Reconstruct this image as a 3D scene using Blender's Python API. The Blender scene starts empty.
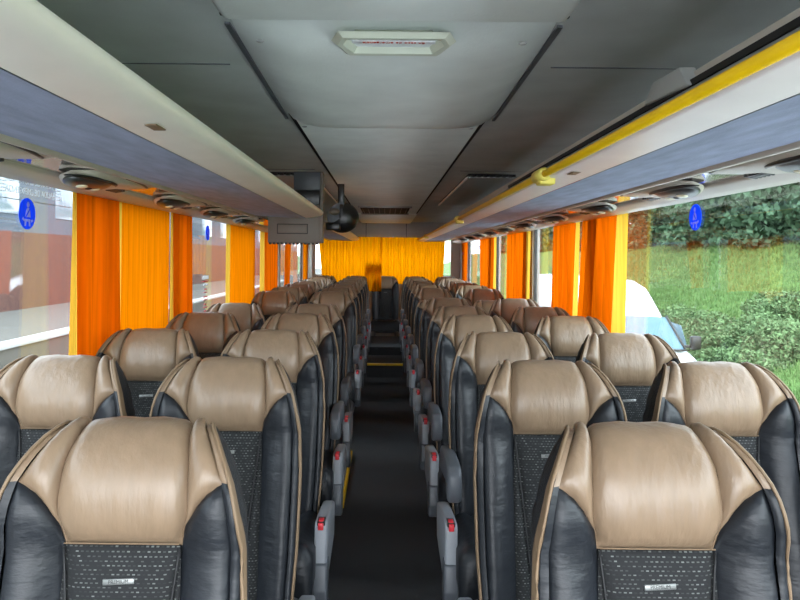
import bpy, bmesh, math, random
from mathutils import Vector, Matrix
PI = math.pi
scene = bpy.context.scene
COL = scene.collection
rnd = random.Random(7)

# ------------------------------------------------------------------ helpers
def srgb(r, g, b):
    def f(c):
        c /= 255.0
        return c / 12.92 if c <= 0.04045 else ((c + 0.055) / 1.055) ** 2.4
    return (f(r), f(g), f(b), 1.0)

def new_mat(name):
    m = bpy.data.materials.new(name)
    m.use_nodes = True
    nt = m.node_tree
    nt.nodes.clear()
    out = nt.nodes.new('ShaderNodeOutputMaterial')
    return m, nt, out

def N(nt, typ, **kw):
    n = nt.nodes.new(typ)
    for k, v in kw.items():
        if k in n.inputs.keys():
            n.inputs[k].default_value = v
        else:
            setattr(n, k, v)
    return n

def L(nt, a, b):
    nt.links.new(a, b)

def pmat(name, col, rough=0.6, metal=0.0, var=0.12, vscale=8.0, stretch=(1, 1, 1), bump=0.0, bscale=60.0,
         bstretch=(1, 1, 1), spec=0.5, sheen=0.0, coat=0.0):
    """principled material: colour varied by noise, optional bump"""
    m, nt, out = new_mat(name)
    p = N(nt, 'ShaderNodeBsdfPrincipled')
    p.inputs['Roughness'].default_value = rough
    p.inputs['Metallic'].default_value = metal
    p.inputs['Specular IOR Level'].default_value = spec
    p.inputs['Sheen Weight'].default_value = sheen
    p.inputs['Coat Weight'].default_value = coat
    tc = N(nt, 'ShaderNodeTexCoord')
    mp = N(nt, 'ShaderNodeMapping')
    mp.inputs['Scale'].default_value = stretch
    L(nt, tc.outputs['Object'], mp.inputs['Vector'])
    nz = N(nt, 'ShaderNodeTexNoise', Scale=vscale, Detail=5.0)
    L(nt, mp.outputs[0], nz.inputs['Vector'])
    rp = N(nt, 'ShaderNodeValToRGB')
    rp.color_ramp.elements[0].position = 0.3
    rp.color_ramp.elements[1].position = 0.7
    rp.color_ramp.elements[0].color = [c * (1 - var) for c in col[:3]] + [1]
    rp.color_ramp.elements[1].color = [min(1, c * (1 + var)) for c in col[:3]] + [1]
    L(nt, nz.outputs['Fac'], rp.inputs[0])
    L(nt, rp.outputs[0], p.inputs['Base Color'])
    if bump > 0:
        mb = N(nt, 'ShaderNodeMapping')
        mb.inputs['Scale'].default_value = bstretch
        L(nt, tc.outputs['Object'], mb.inputs['Vector'])
        n2 = N(nt, 'ShaderNodeTexNoise', Scale=bscale, Detail=6.0)
        L(nt, mb.outputs[0], n2.inputs['Vector'])
        bp = N(nt, 'ShaderNodeBump', Strength=bump, Distance=0.01)
        L(nt, n2.outputs['Fac'], bp.inputs['Height'])
        L(nt, bp.outputs[0], p.inputs['Normal'])
    L(nt, p.outputs[0], out.inputs['Surface'])
    return m

def cloth_mat(name, col, tcol, tfac=0.55, stripes=60.0, low=0.78):
    m, nt, out = new_mat(name)
    tc = N(nt, 'ShaderNodeTexCoord')
    mp = N(nt, 'ShaderNodeMapping')
    mp.inputs['Scale'].default_value = (1, 1, 0.03)
    L(nt, tc.outputs['Object'], mp.inputs['Vector'])
    nz = N(nt, 'ShaderNodeTexNoise', Scale=stripes, Detail=4.0)
    L(nt, mp.outputs[0], nz.inputs['Vector'])
    def ramp(c):
        r = N(nt, 'ShaderNodeValToRGB')
        r.color_ramp.elements[0].position = 0.35
        r.color_ramp.elements[1].position = 0.65
        r.color_ramp.elements[0].color = [x * low for x in c[:3]] + [1]
        r.color_ramp.elements[1].color = list(c[:3]) + [1]
        L(nt, nz.outputs['Fac'], r.inputs[0])
        return r
    d = N(nt, 'ShaderNodeBsdfDiffuse')
    t = N(nt, 'ShaderNodeBsdfTranslucent')
    L(nt, ramp(col).outputs[0], d.inputs['Color'])
    L(nt, ramp(tcol).outputs[0], t.inputs['Color'])
    mx = N(nt, 'ShaderNodeMixShader')
    mx.inputs[0].default_value = tfac
    L(nt, d.outputs[0], mx.inputs[1]); L(nt, t.outputs[0], mx.inputs[2])
    L(nt, mx.outputs[0], out.inputs['Surface'])
    return m

def glass_mat(name, tint, base=0.02, k=0.35):
    m, nt, out = new_mat(name)
    tr = N(nt, 'ShaderNodeBsdfTransparent'); tr.inputs['Color'].default_value = tint
    gl = N(nt, 'ShaderNodeBsdfGlossy'); gl.inputs['Roughness'].default_value = 0.02
    lw = N(nt, 'ShaderNodeLayerWeight'); lw.inputs['Blend'].default_value = 0.5
    pw = N(nt, 'ShaderNodeMath', operation='POWER'); pw.inputs[1].default_value = 3.0
    L(nt, lw.outputs['Facing'], pw.inputs[0])
    ml = N(nt, 'ShaderNodeMath', operation='MULTIPLY_ADD'); ml.inputs[1].default_value = k; ml.inputs[2].default_value = base
    L(nt, pw.outputs[0], ml.inputs[0])
    mx = N(nt, 'ShaderNodeMixShader')
    L(nt, ml.outputs[0], mx.inputs[0]); L(nt, tr.outputs[0], mx.inputs[1]); L(nt, gl.outputs[0], mx.inputs[2])
    L(nt, mx.outputs[0], out.inputs['Surface'])
    return m

def weave_mat(name):
    """dark seat fabric with rows of small pale dashes"""
    m, nt, out = new_mat(name)
    p = N(nt, 'ShaderNodeBsdfPrincipled', Roughness=0.85)
    tc = N(nt, 'ShaderNodeTexCoord')
    sx = N(nt, 'ShaderNodeSeparateXYZ')
    L(nt, tc.outputs['Object'], sx.inputs[0])
    def M(op, a, b=None, c=None):
        n = N(nt, 'ShaderNodeMath', operation=op)
        for i, v in enumerate((a, b, c)):
            if v is None: continue
            if isinstance(v, (int, float)): n.inputs[i].default_value = v
            else: L(nt, v, n.inputs[i])
        return n.outputs[0]
    zr = M('DIVIDE', sx.outputs['Z'], 0.0066)
    row = M('FLOOR', zr)
    fz = M('FRACT', zr)
    xo = M('MULTIPLY_ADD', row, 0.5, M('DIVIDE', sx.outputs['X'], 0.0085))
    fx = M('FRACT', xo)
    cx = M('FLOOR', xo)
    cmb = N(nt, 'ShaderNodeCombineXYZ'); L(nt, cx, cmb.inputs[0]); L(nt, row, cmb.inputs[1])
    wn = N(nt, 'ShaderNodeTexWhiteNoise'); L(nt, cmb.outputs[0], wn.inputs['Vector'])
    mask = M('MULTIPLY', M('LESS_THAN', fz, 0.30), M('LESS_THAN', fx, 0.55))
    mask = M('MULTIPLY', mask, M('POWER', wn.outputs['Value'], 1.8))
    mx = N(nt, 'ShaderNodeMixRGB')
    L(nt, mask, mx.inputs[0])
    mx.inputs[1].default_value = srgb(15, 16, 18); mx.inputs[2].default_value = srgb(100, 103, 100)
    L(nt, mx.outputs[0], p.inputs['Base Color'])
    bp = N(nt, 'ShaderNodeBump', Strength=0.3, Distance=0.002)
    L(nt, fz, bp.inputs['Height']); L(nt, bp.outputs[0], p.inputs['Normal'])
    L(nt, p.outputs[0], out.inputs['Surface'])
    return m

class MB:
    def __init__(self):
        self.bm = bmesh.new()
    def face(self, pts, mi=0, smooth=False):
        f = self.bm.faces.new([self.bm.verts.new(p) for p in pts])
        f.material_index = mi; f.smooth = smooth
        return f
    def box(self, x0, x1, y0, y1, z0, z1, bev=0.0, seg=2, mat4=None):
        b = bmesh.new()
        bmesh.ops.create_cube(b, size=1.0)
        for v in b.verts:
            v.co = Vector(((x0 + x1) / 2 + v.co.x * (x1 - x0), (y0 + y1) / 2 + v.co.y * (y1 - y0), (z0 + z1) / 2 + v.co.z * (z1 - z0)))
        if bev > 0:
            bmesh.ops.bevel(b, geom=b.edges[:], offset=bev, segments=seg, profile=0.5, affect='EDGES')
            for f in b.faces: f.smooth = True
        if mat4: bmesh.ops.transform(b, matrix=mat4, verts=b.verts[:])
        self.merge(b)
        return self
    def merge(self, b):
        me = bpy.data.meshes.new('tmp'); b.to_mesh(me); b.free()
        self.bm.from_mesh(me); bpy.data.meshes.remove(me)
    def grid(self, rows, close_u=False, smooth=True, mi=0):
        vs = [[self.bm.verts.new(p) for p in r] for r in rows]
        n = len(vs[0])
        for i in range(len(vs) - 1):
            for j in range(n if close_u else n - 1):
                k = (j + 1) % n
                try:
                    f = self.bm.faces.new((vs[i][j], vs[i][k], vs[i + 1][k], vs[i + 1][j]))
                    f.smooth = smooth; f.material_index = mi
                except ValueError:
                    pass
        return vs
    def tube(self, path, r, n=8, cap=True):
        path = [Vector(p) for p in path]
        rr = r if isinstance(r, (list, tuple)) else [r] * len(path)
        rings = []
        for i, p in enumerate(path):
            d = (path[min(i + 1, len(path) - 1)] - path[max(i - 1, 0)])
            if d.length < 1e-9: d = Vector((0, 0, 1))
            d.normalize()
            u = d.cross(Vector((0, 0, 1)))
            if u.length < 0.1: u = d.cross(Vector((1, 0, 0)))
            u.normalize(); w = d.cross(u)
            rings.append([p + (u * math.cos(2 * PI * k / n) + w * math.sin(2 * PI * k / n)) * rr[i] for k in range(n)])
        vs = self.grid(rings, close_u=True)
        if cap:
            for ring in (vs[0], vs[-1]):
                try: self.bm.faces.new(ring)
                except ValueError: pass
        return self
    def prism(self, poly, d0, d1, axis='x', bev=0.0, seg=2):
        """poly: 2-D points; axis x: (y,z); axis y: (x,z); axis z: (x,y)"""
        def P(a, b, d):
            return {'x': (d, a, b), 'y': (a, d, b), 'z': (a, b, d)}[axis]
        b = bmesh.new()
        A = [b.verts.new(P(p[0], p[1], d0)) for p in poly]
        B = [b.verts.new(P(p[0], p[1], d1)) for p in poly]
        b.faces.new(A); b.faces.new(B[::-1])
        n = len(poly)
        for i in range(n):
            b.faces.new((A[i], A[(i + 1) % n], B[(i + 1) % n], B[i]))
        bmesh.ops.recalc_face_normals(b, faces=b.faces[:])
        if bev > 0:
            es = [e for e in b.edges if len(e.link_faces) == 2 and e.calc_face_angle(0) > 0.5]
            bmesh.ops.bevel(b, geom=es, offset=bev, segments=seg, profile=0.5, affect='EDGES', clamp_overlap=True)
            for f in b.faces: f.smooth = True
        self.merge(b)
        return self
    def sphere(self, c, r, sc=(1, 1, 1), u=16, v=10):
        b = bmesh.new()
        bmesh.ops.create_uvsphere(b, u_segments=u, v_segments=v, radius=r)
        for x in b.verts: x.co = Vector((c[0] + x.co.x * sc[0], c[1] + x.co.y * sc[1], c[2] + x.co.z * sc[2]))
        for f in b.faces: f.smooth = True
        self.merge(b)
        return self
    def build(self, name, mats, parent=None, recalc=True):
        if recalc: bmesh.ops.recalc_face_normals(self.bm, faces=self.bm.faces[:])
        me = bpy.data.meshes.new(name)
        self.bm.to_mesh(me); self.bm.free()
        for m in (mats if isinstance(mats, (list, tuple)) else [mats]): me.materials.append(m)
        o = bpy.data.objects.new(name, me)
        COL.objects.link(o)
        if parent: o.parent = parent
        return o

def tag(o, label=None, cat=None, group=None, kind=None):
    if label: o['label'] = label
    if cat: o['category'] = cat
    if group: o['group'] = group
    if kind: o['kind'] = kind
    return o

def empty(name, loc=(0, 0, 0), rz=0.0, label=None, cat=None, group=None):
    o = bpy.data.objects.new(name, None)
    o.empty_display_size = 0.1
    COL.objects.link(o)
    o.location = loc; o.rotation_euler = (0, 0, rz)
    return tag(o, label, cat, group)

def copy_tree(o, parent=None):
    c = o.copy(); COL.objects.link(c)
    if parent: c.parent = parent
    for ch in list(o.children): copy_tree(ch, c)
    return c

def struct(o):
    o['kind'] = 'structure'
    return o

def text_mesh(body, size, name, mat, matrix, parent=None, extrude=0.0004):
    cu = bpy.data.curves.new(name, 'FONT')
    cu.body = body; cu.size = size; cu.align_x = 'CENTER'; cu.align_y = 'CENTER'; cu.extrude = extrude
    tmp = bpy.data.objects.new(name + '_tmp', cu)
    COL.objects.link(tmp)
    bpy.context.view_layer.update()
    dg = bpy.context.evaluated_depsgraph_get()
    me = bpy.data.meshes.new_from_object(tmp.evaluated_get(dg))
    bpy.data.objects.remove(tmp); bpy.data.curves.remove(cu)
    me.transform(matrix)
    me.materials.clear(); me.materials.append(mat)
    me.name = name
    o = bpy.data.objects.new(name, me)
    COL.objects.link(o)
    if parent: o.parent = parent
    return o

ORD = ['first', 'second', 'third', 'fourth', 'fifth', 'sixth', 'seventh', 'eighth', 'ninth', 'tenth', 'eleventh', 'twelfth', 'thirteenth']

# ------------------------------------------------------------------ materials
M_tan = pmat('tan_leather', srgb(128, 107, 86), 0.35, var=0.07, vscale=9, stretch=(5, 5, 1), bump=0.25, bscale=28, bstretch=(2.2, 2.2, 0.5))
M_pipe = pmat('tan_piping', srgb(122, 100, 76), 0.6, var=0.1)
M_black = pmat('black_leather', srgb(25, 28, 33), 0.44, var=0.12, vscale=14, bump=0.35, bscale=22, bstretch=(0.7, 0.7, 1.8), spec=.4)
M_weave = weave_mat('dashed_seat_fabric')
M_shell = pmat('black_side_mesh', srgb(26, 28, 32), 0.8, bump=0.6, bscale=260)
M_badge = pmat('badge_metal', srgb(120, 122, 120), 0.4, 0.7, var=0.05)
M_ink = pmat('dark_ink', srgb(18, 18, 20), 0.6)
M_gplast = pmat('grey_plastic', srgb(140, 144, 150), 0.45, var=0.05)
M_dplast = pmat('dark_grey_plastic', srgb(84, 88, 94), 0.45, var=0.06)
M_bplast = pmat('black_plastic', srgb(18, 18, 19), 0.35, var=0.1)
M_red = pmat('red_plastic', srgb(215, 50, 60), 0.4, var=0.05)
M_metal = pmat('leg_metal', srgb(150, 152, 155), 0.4, 0.7, var=0.05)
M_carpet = pmat('black_carpet', srgb(72, 73, 75), 0.95, var=0.5, vscale=420, bump=0.5, bscale=500, spec=0.1)
M_yellow = pmat('yellow_paint', srgb(226, 184, 8), 0.4, var=0.05)
M_clamp = pmat('pale_yellow_plastic', srgb(222, 206, 96), 0.45, var=0.05)
M_ceil = pmat('grey_ceiling_fabric', srgb(192, 197, 195), 0.9, var=0.08, vscale=5, bump=0.1, bscale=200, spec=0.15)
M_ceil2 = pmat('grey_hatch_vinyl', srgb(232, 239, 235), 0.7, var=0.06, vscale=6, bump=0.1, bscale=120, spec=0.25)
M_gap = pmat('dark_gap', srgb(28, 28, 29), 0.9)
M_white = pmat('white_fascia', srgb(250, 241, 236), 0.38, var=0.03)
M_fgrey = pmat('grey_fascia_top', srgb(165, 167, 166), 0.45, var=0.04)
M_blue = pmat('blue_grey_felt', srgb(162, 170, 196), 0.9, var=0.14, vscale=6, stretch=(4, 1, 1), bump=0.15, bscale=150, spec=0.15)
M_beige = pmat('beige_header_plastic', srgb(190, 182, 172), 0.42, var=0.04)
M_gloss = pmat('glossy_channel', srgb(205, 196, 186), 0.06, .6, var=0.03)
M_lens = pmat('silver_lens', srgb(92, 94, 96), 0.35, 0.75, var=0.05)
M_lamp = pmat('reading_lamp_glass', srgb(235, 228, 200), 0.15, var=0.04)
M_wall = pmat('grey_wall_plastic', srgb(176, 173, 168), 0.6, var=0.05)
M_panel = pmat('brown_grey_monitor_plastic', srgb(112, 104, 96), 0.5, var=0.05)
M_cream = pmat('cream_handle_plastic', srgb(208, 214, 196), 0.4, var=0.03)
M_redtext = pmat('red_print', srgb(190, 60, 30), 0.6)
M_orange = cloth_mat('orange_curtain_cloth', srgb(238, 104, 4), srgb(240, 106, 4), 0.5, 26.0, .6)  # strong vertical bands paint the pleats' light and shade into the colour
M_amber = cloth_mat('amber_curtain_cloth', srgb(243, 128, 2), srgb(245, 132, 3), 0.55)
M_rearcloth = cloth_mat('rear_amber_cloth', srgb(252, 148, 2), srgb(255, 162, 2), 0.68)
M_lining = cloth_mat('yellow_curtain_lining', srgb(240, 188, 64), srgb(245, 192, 70), 0.55)
M_glass = glass_mat('window_glass', (0.90, 0.93, 0.93, 1), 0.03, 0.65)
M_sblue = cloth_mat('blue_sticker', srgb(64, 124, 255), srgb(64, 124, 255), .55)
M_swhite = cloth_mat('white_sticker', srgb(248, 250, 252), srgb(248, 250, 252), .45)
M_grass = pmat('grass_ground', srgb(80, 105, 58), 0.95, var=0.25, vscale=1.2, bump=0.6, bscale=30, spec=0.1)
M_blade = pmat('grass_blades', srgb(89, 115, 66), 0.9, var=0.3, vscale=2.0, spec=0.1)
M_leaf = pmat('shrub_leaves', srgb(88, 110, 72), 0.8, var=0.45, vscale=3.0, spec=0.2)
M_leaf2 = pmat('tree_leaves', srgb(66, 90, 66), 0.8, var=0.45, vscale=1.2, spec=0.2)
M_bark = pmat('bark', srgb(92, 76, 62), 0.9, var=0.3, bump=0.5)
M_van = pmat('white_van_paint', srgb(236, 238, 240), 0.25, var=0.02, coat=0.6)
M_vglass = pmat('van_glass', srgb(84, 112, 124), 0.2, var=0.1, spec=.3)
M_conc = pmat('pale_concrete', srgb(88, 85, 78), 0.85, var=0.06, vscale=2)
M_path = pmat('left_paving', srgb(92, 90, 84), 0.95, var=0.1, vscale=6, bump=0.2)
M_bounce = pmat('pale_bounce_ground', srgb(195, 195, 192), 0.95, var=0.1, vscale=6, bump=0.2)  # ground colour made pale to bounce light onto the coach ceiling
M_coping = pmat('coping_stone', srgb(170, 170, 168), 0.8)
M_facade = pmat('pale_facade', srgb(74, 82, 92), 0.8, var=0.05, vscale=1)
M_reflection = pmat('brown_curtain_reflection', srgb(88, 58, 50), 0.9, var=0.15, vscale=6)
M_dwin = pmat('facade_window_glass', srgb(120, 130, 140), 0.1, var=0.1)

CAMZ = 1.39
YF, YB = -1.2, 10.95          # coach front opening, rear wall
XL, XR = -1.17, 1.21          # side walls (inner faces)

# ------------------------------------------------------------------ SEAT
PROFILE = [(-.150, .40), (-.128, .52), (-.102, .66), (-.078, .78), (-.062, .87), (-.056, .91), (-.066, .945), (-.068, .98), (-.060, 1.020),
           (-.040, 1.058), (-.012, 1.083), (.020, 1.093), (.050, 1.083), (.066, 1.055), (.070, 1.02)]
SEAM_H = .907
_arc = [0.0]
def _cr(p, t):
    n = len(p); i = min(max(int(t), 0), n - 2); f = t - i
    a, b, c, d = p[max(i - 1, 0)], p[i], p[i + 1], p[min(i + 2, n - 1)]
    return tuple(0.5 * (2 * b[k] + (c[k] - a[k]) * f + (2 * a[k] - 5 * b[k] + 4 * c[k] - d[k]) * f * f + (3 * b[k] - a[k] - 3 * c[k] + d[k]) * f ** 3) for k in (0, 1))
# dense table by arc length
_tab = [_cr(PROFILE, i * (len(PROFILE) - 1) / 400) for i in range(401)]
_len = [0.0]
for i in range(400):
    _len.append(_len[-1] + math.hypot(_tab[i + 1][0] - _tab[i][0], _tab[i + 1][1] - _tab[i][1]))
VMAX = _len[-1]
def prof(v):
    v = min(max(v, 0), VMAX)
    lo, hi = 0, 400
    while hi - lo > 1:
        m = (lo + hi) // 2
        if _len[m] <= v: lo = m
        else: hi = m
    f = (v - _len[lo]) / max(1e-9, _len[hi] - _len[lo])
    return (_tab[lo][0] + (_tab[hi][0] - _tab[lo][0]) * f, _tab[lo][1] + (_tab[hi][1] - _tab[lo][1]) * f)
def v_of_h(h):
    for i in range(400):
        if _tab[i + 1][1] >= h: return _len[i]
    return VMAX
V_SEAM = v_of_h(SEAM_H)
V_T0 = v_of_h(.97)
def lerp_tab(t, tab):
    if t <= tab[0][0]: return tab[0][1]
    for (a, x), (b, y) in zip(tab, tab[1:]):
        if t <= b:
            f = (t - a) / (b - a); f = f * f * (3 - 2 * f)
            return x + (y - x) * f
    return tab[-1][1]
WT = [(0, .190), (v_of_h(.62), .203), (v_of_h(.80), .206), (v_of_h(.92), .201), (v_of_h(.97), .194), (v_of_h(1.02), .182), (v_of_h(1.055), .164), (v_of_h(1.08), .146), (v_of_h(1.0925), .130), (VMAX, .112)]
PT = [(V_SEAM, .096), (v_of_h(.97), .107), (v_of_h(1.03), .105), (v_of_h(1.09), .095), (VMAX, .090)]
def W(v):
    for (a, x), (b, y) in zip(WT, WT[1:]):
        if v <= b: return x + (y - x) * max(0, (v - a)) / (b - a)
    return WT[-1][1]
def Pw(v): return lerp_tab(v, PT)
def S(x, v):
    """point on the unpuffed front surface of the backrest"""
    y, h = prof(v)
    a = abs(x)
    t = max(0.0, (a - .108) / .092)
    hd = min(1.0, max(0.0, (h - .80) / .18)) if v < V_T0 + .02 else 1.0     # 0 lower bolster .. 1 head
    rec_head = -.026 * min(t, 1.05) ** 1.25
    rec_low = -.036 * math.sin(PI * .62 * min(t, 1.1)) + .012 * t ** 4
    y += rec_head * hd + rec_low * (1 - hd)
    tau = min(1.0, max(0.0, (v - V_T0) / (VMAX * .93 - V_T0)))
    tt = max(0.0, (a - .122) / .078)
    h -= .012 * tau * tt ** 1.6
    return Vector((x, y, h))
def Nrm(x, v):
    e = .004
    d = (S(x + e, v) - S(x - e, v)).cross(S(x, v + e) - S(x, v - e))
    d.normalize()
    if d.y > 0 and v < V_T0: d = -d
    return d
def patch(fx0, fx1, v0, v1, nu, nv, puff, delta=.010, groove=-.010, vcols=None, edges=(1, 1, 1, 1), crease=0.0):
    """surface patch: x from fx0(v) to fx1(v); v from v0 to v1, or per column vcols(x)->(v0,v1).  edges: which sides tuck in (l, r, b, t)"""
    rows = []
    for j in range(nv + 1):
        b = j / nv
        b = .5 - .5 * math.cos(PI * b) if nv > 6 else b
        row = []
        for i in range(nu + 1):
            a = i / nu
            a = .5 - .5 * math.cos(PI * a) if nu > 5 else a
            if vcols:
                x = fx0(0) + (fx1(0) - fx0(0)) * a
                w0, w1 = vcols(x)
                v = w0 + (w1 - w0) * b
                sc = W(v) * .915 / .184                   # follow the outline
                xx = math.copysign(Pw(v) + (abs(x) - .105) * (W(v) * .915 - Pw(v)) / (.184 - .105), x)
                dl, dr, db, dt = abs(x - fx0(0)), abs(fx1(0) - x), v - w0, w1 - v
                x = xx
            else:
                v = v0 + (v1 - v0) * b
                X0, X1 = fx0(v), fx1(v)
                x = X0 + (X1 - X0) * a
                dl, dr, db, dt = x - X0, X1 - x, v - v0, v1 - v
            q = 1.0
            for d, e in zip((dl, dr, db, dt), edges):
                if e: q *= 1 - math.exp(-max(d, 0) / delta)
            n = Nrm(x, v)
            p = S(x, v) + n * (groove + (puff - groove) * q)
            if crease: p += n * crease * math.sin(x * 95 + v * 6) * math.sin(v * 17 + 1) * q
            row.append(p)
        rows.append(row)
    return rows

def arc_v(ax):
    """boundary between the tan wing and the black bolster at |x| (nominal .105..~.184)"""
    f = min(1.0, max(0.0, (.184 - ax) / .079))
    h = SEAM_H - .004 + .118 * (1 - f) ** .31
    return v_of_h(h)

def make_seat():
    root = empty('coach_seat')
    # shell: sides and rear
    m = MB()
    rows = []
    NV = 26
    for j in range(NV + 1):
        v = VMAX * j / NV
        w = W(v)
        l, r = S(-w * .985, v), S(w * .985, v)
        def rear(x, p):
            yb = -(1.08 - p.z) * .20 + .058
            return Vector((x, max(yb, p.y + .002) - (.012 if v > V_T0 else 0), p.z - (.014 if v > V_T0 else 0)))
        row = [l, rear(-w * .99, l).lerp(l, .5) + Vector((-.004, 0, 0)), rear(-w * .95, l)]
        for k in range(1, 6):
            x = -w * .95 + 2 * w * .95 * k / 6
            row.append(rear(x, S(x, v)) + Vector((0, .012 if v < V_T0 else 0, 0)))
        row += [rear(w * .95, r), rear(w * .99, r).lerp(r, .5) + Vector((.004, 0, 0)), r]
        rows.append(row)
    m.grid(rows)
    m.build('back_shell', M_shell, root)
    # tan headrest cushion
    m = MB()
    m.grid(patch(lambda v: -Pw(v), Pw, V_SEAM, VMAX, 16, 24, .009, crease=.0012))
    m.build('headrest', M_tan, root)
    dart = lambda v: .052 + .044 * (v / V_SEAM) ** 1.3
    Pf = lambda v: .103 - .007 * max(0, min(1, (v - V_SEAM + .2) / .2))
    for s in (-1, 1):
        m = MB()
        m.grid(patch(lambda v: s * .105, lambda v: s * .184, 0, 0, 10, 16, .009, vcols=lambda x: (arc_v(abs(x)), VMAX), crease=.0008))
        m.build('headrest_wing', M_tan, root)
        m = MB()
        m.grid(patch(lambda v: s * .105, lambda v: s * .184, 0, 0, 10, 24, .008, vcols=lambda x: (0.0, arc_v(abs(x))), crease=.0026))
        m.build('side_bolster', M_black, root)
        # edge strip, tan at the top and black further down
        va = arc_v(.184)
        f0, f1 = (lambda v: s * W(v) * .915), (lambda v: s * W(v) * 1.0)
        m = MB(); m.grid(patch(f0, f1, va, VMAX, 5, 10, .004, delta=.006, groove=-.003)); m.build('headrest_edge', M_tan, root)
        m = MB(); m.grid(patch(f0, f1, 0, va, 5, 18, .004, delta=.006, groove=-.003)); m.build('bolster_edge', M_black, root)
        # piping at the outer edge
        m = MB()
        m.tube([S(s * W(v) * 1.003, v) + Vector((0, .002, 0)) for v in [VMAX * .97 * k / 36 for k in range(37)]], .0032, 6)
        m.build('piping', M_pipe, root)
        # tan band along the side edge, running rearwards from the piping
        m = MB()
        rows = []
        for k in range(34):
            v = VMAX * .95 * k / 33; p = S(s * W(v), v)
            b = .030 if v < V_T0 else .030 * max(.05, 1 - ((v - V_T0) / (VMAX * .95 - V_T0)) ** 1.5)
            rows.append([(p.x, p.y + .001, p.z), (p.x + s * .0045, p.y + b * .5, p.z - (.004 if v > V_T0 else 0)), (p.x + s * .003, p.y + b, p.z - (.010 if v > V_T0 else 0))])
        m.grid(rows); m.build('side_band', M_pipe, root)
        # insert beside the dart
        m = MB()
        if s < 0: m.grid(patch(lambda v: -Pf(v), lambda v: -dart(v), 0, V_SEAM, 5, 14, .004, delta=.006, groove=-.005))
        else: m.grid(patch(lambda v: dart(v), Pf, 0, V_SEAM, 5, 14, .004, delta=.006, groove=-.005))
        m.build('fabric_insert', M_weave, root)
    m = MB(); m.grid(patch(lambda v: -dart(v), dart, 0, V_SEAM, 10, 16, .006, delta=.008, groove=-.005)); m.build('fabric_panel', M_weave, root)
    for s in (-1, 1):
        m = MB(); m.tube([S(s * dart(v), v) + Nrm(s * dart(v), v) * .0015 for v in [V_SEAM * k / 16 for k in range(17)]], .0022, 5); m.build('dart_seam', M_ink, root)
    # stitched line at the bottom of the headrest
    m = MB()
    m.tube([S(-.095 + .19 * k / 12, V_SEAM + .006) + Nrm(-.095 + .19 * k / 12, V_SEAM) * .0035 for k in range(13)], .0012, 5)
    m.build('stitching', M_pipe, root)
    # badge
    vb = v_of_h(SEAM_H - .052)
    c = S(0, vb); n = Nrm(0, vb)
    if n.y > 0: n = -n
    up = (S(0, vb + .01) - S(0, vb - .01)).normalized()
    rt = up.cross(n).normalized()
    if rt.x < 0: rt = -rt
    fr = Matrix((rt, up, n)).transposed().to_4x4(); fr.translation = c + n * .0065
    tilt = Matrix.Rotation(math.radians(3), 4, 'Z')
    m = MB(); m.box(-.026, .026, -.0048, .0048, -.0015, .0015, .0012, 2, fr @ tilt); bd = m.build('badge', M_badge, root)
    text_mesh('PREMIUM', .0095, 'badge_lettering', M_ink, fr @ tilt @ Matrix.Translation((0, 0, .0016)) @ Matrix.Diagonal((.85, .9, 1, 1)), bd, .0002)
    # cushion
    m = MB()
    rows = []
    nu, nv = 16, 18
    for j in range(nv + 1):
        t = j / nv
        row = []
        for i in range(nu + 1):
            a = -1 + 2 * i / nu
            # y goes from rear (-.10) to front (-.52), then down the front
            if t < .75: y = -.09 - .42 * t / .75; z = .455 + .02 * t / .75
            else:
                q = (t - .75) / .25; y = -.51 - .028 * math.sin(q * PI * .6); z = .475 - .15 * q - .0 * q
            e = abs(a)
            z -= .035 * e ** 8 + (.010 if .56 < e < .64 else 0)
            z += .012 * math.exp(-((e - .8) / .12) ** 2)
            row.append((a * .212, y, z))
        row = [(-.214, row[0][1] + .006, .35 if t < .75 else min(.35, row[0][2]))] + row + [(.214, row[-1][1] + .006, .35 if t < .75 else min(.35, row[-1][2]))]
        rows.append(row)
    m.grid(rows)
    m.box(-.208, .208, -.50, -.10, .315, .36, .01)
    cs = m.build('seat_cushion', M_black, root)
    m = MB()
    rows = []
    for j in range(13):
        t = j / 12
        rows.append([(-.118 + .236 * i / 8, -.12 - .385 * t, .458 + .02 * t + .006 * (1 - abs(-1 + 2 * i / 8) ** 4) * min(1, 6 * t, 6 * (1 - t))) for i in range(9)])
    m.grid(rows); m.build('cushion_fabric', M_weave, cs)
    # pedestal legs
    for s in (-1, 1):
        m = MB()
        m.prism([(-.14, .33), (-.44, .33), (-.40, .27), (-.36, .03), (-.42, .03), (-.42, .0), (-.12, .0), (-.12, .03), (-.20, .03), (-.18, .27)], s * .15 - .014, s * .15 + .014, 'x', .004)
        m.build('leg', M_metal, root)
    m = MB(); m.box(-.16, .16, -.40, -.16, .275, .318, .008); m.build('seat_frame', M_dplast, root)
    return root

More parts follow.
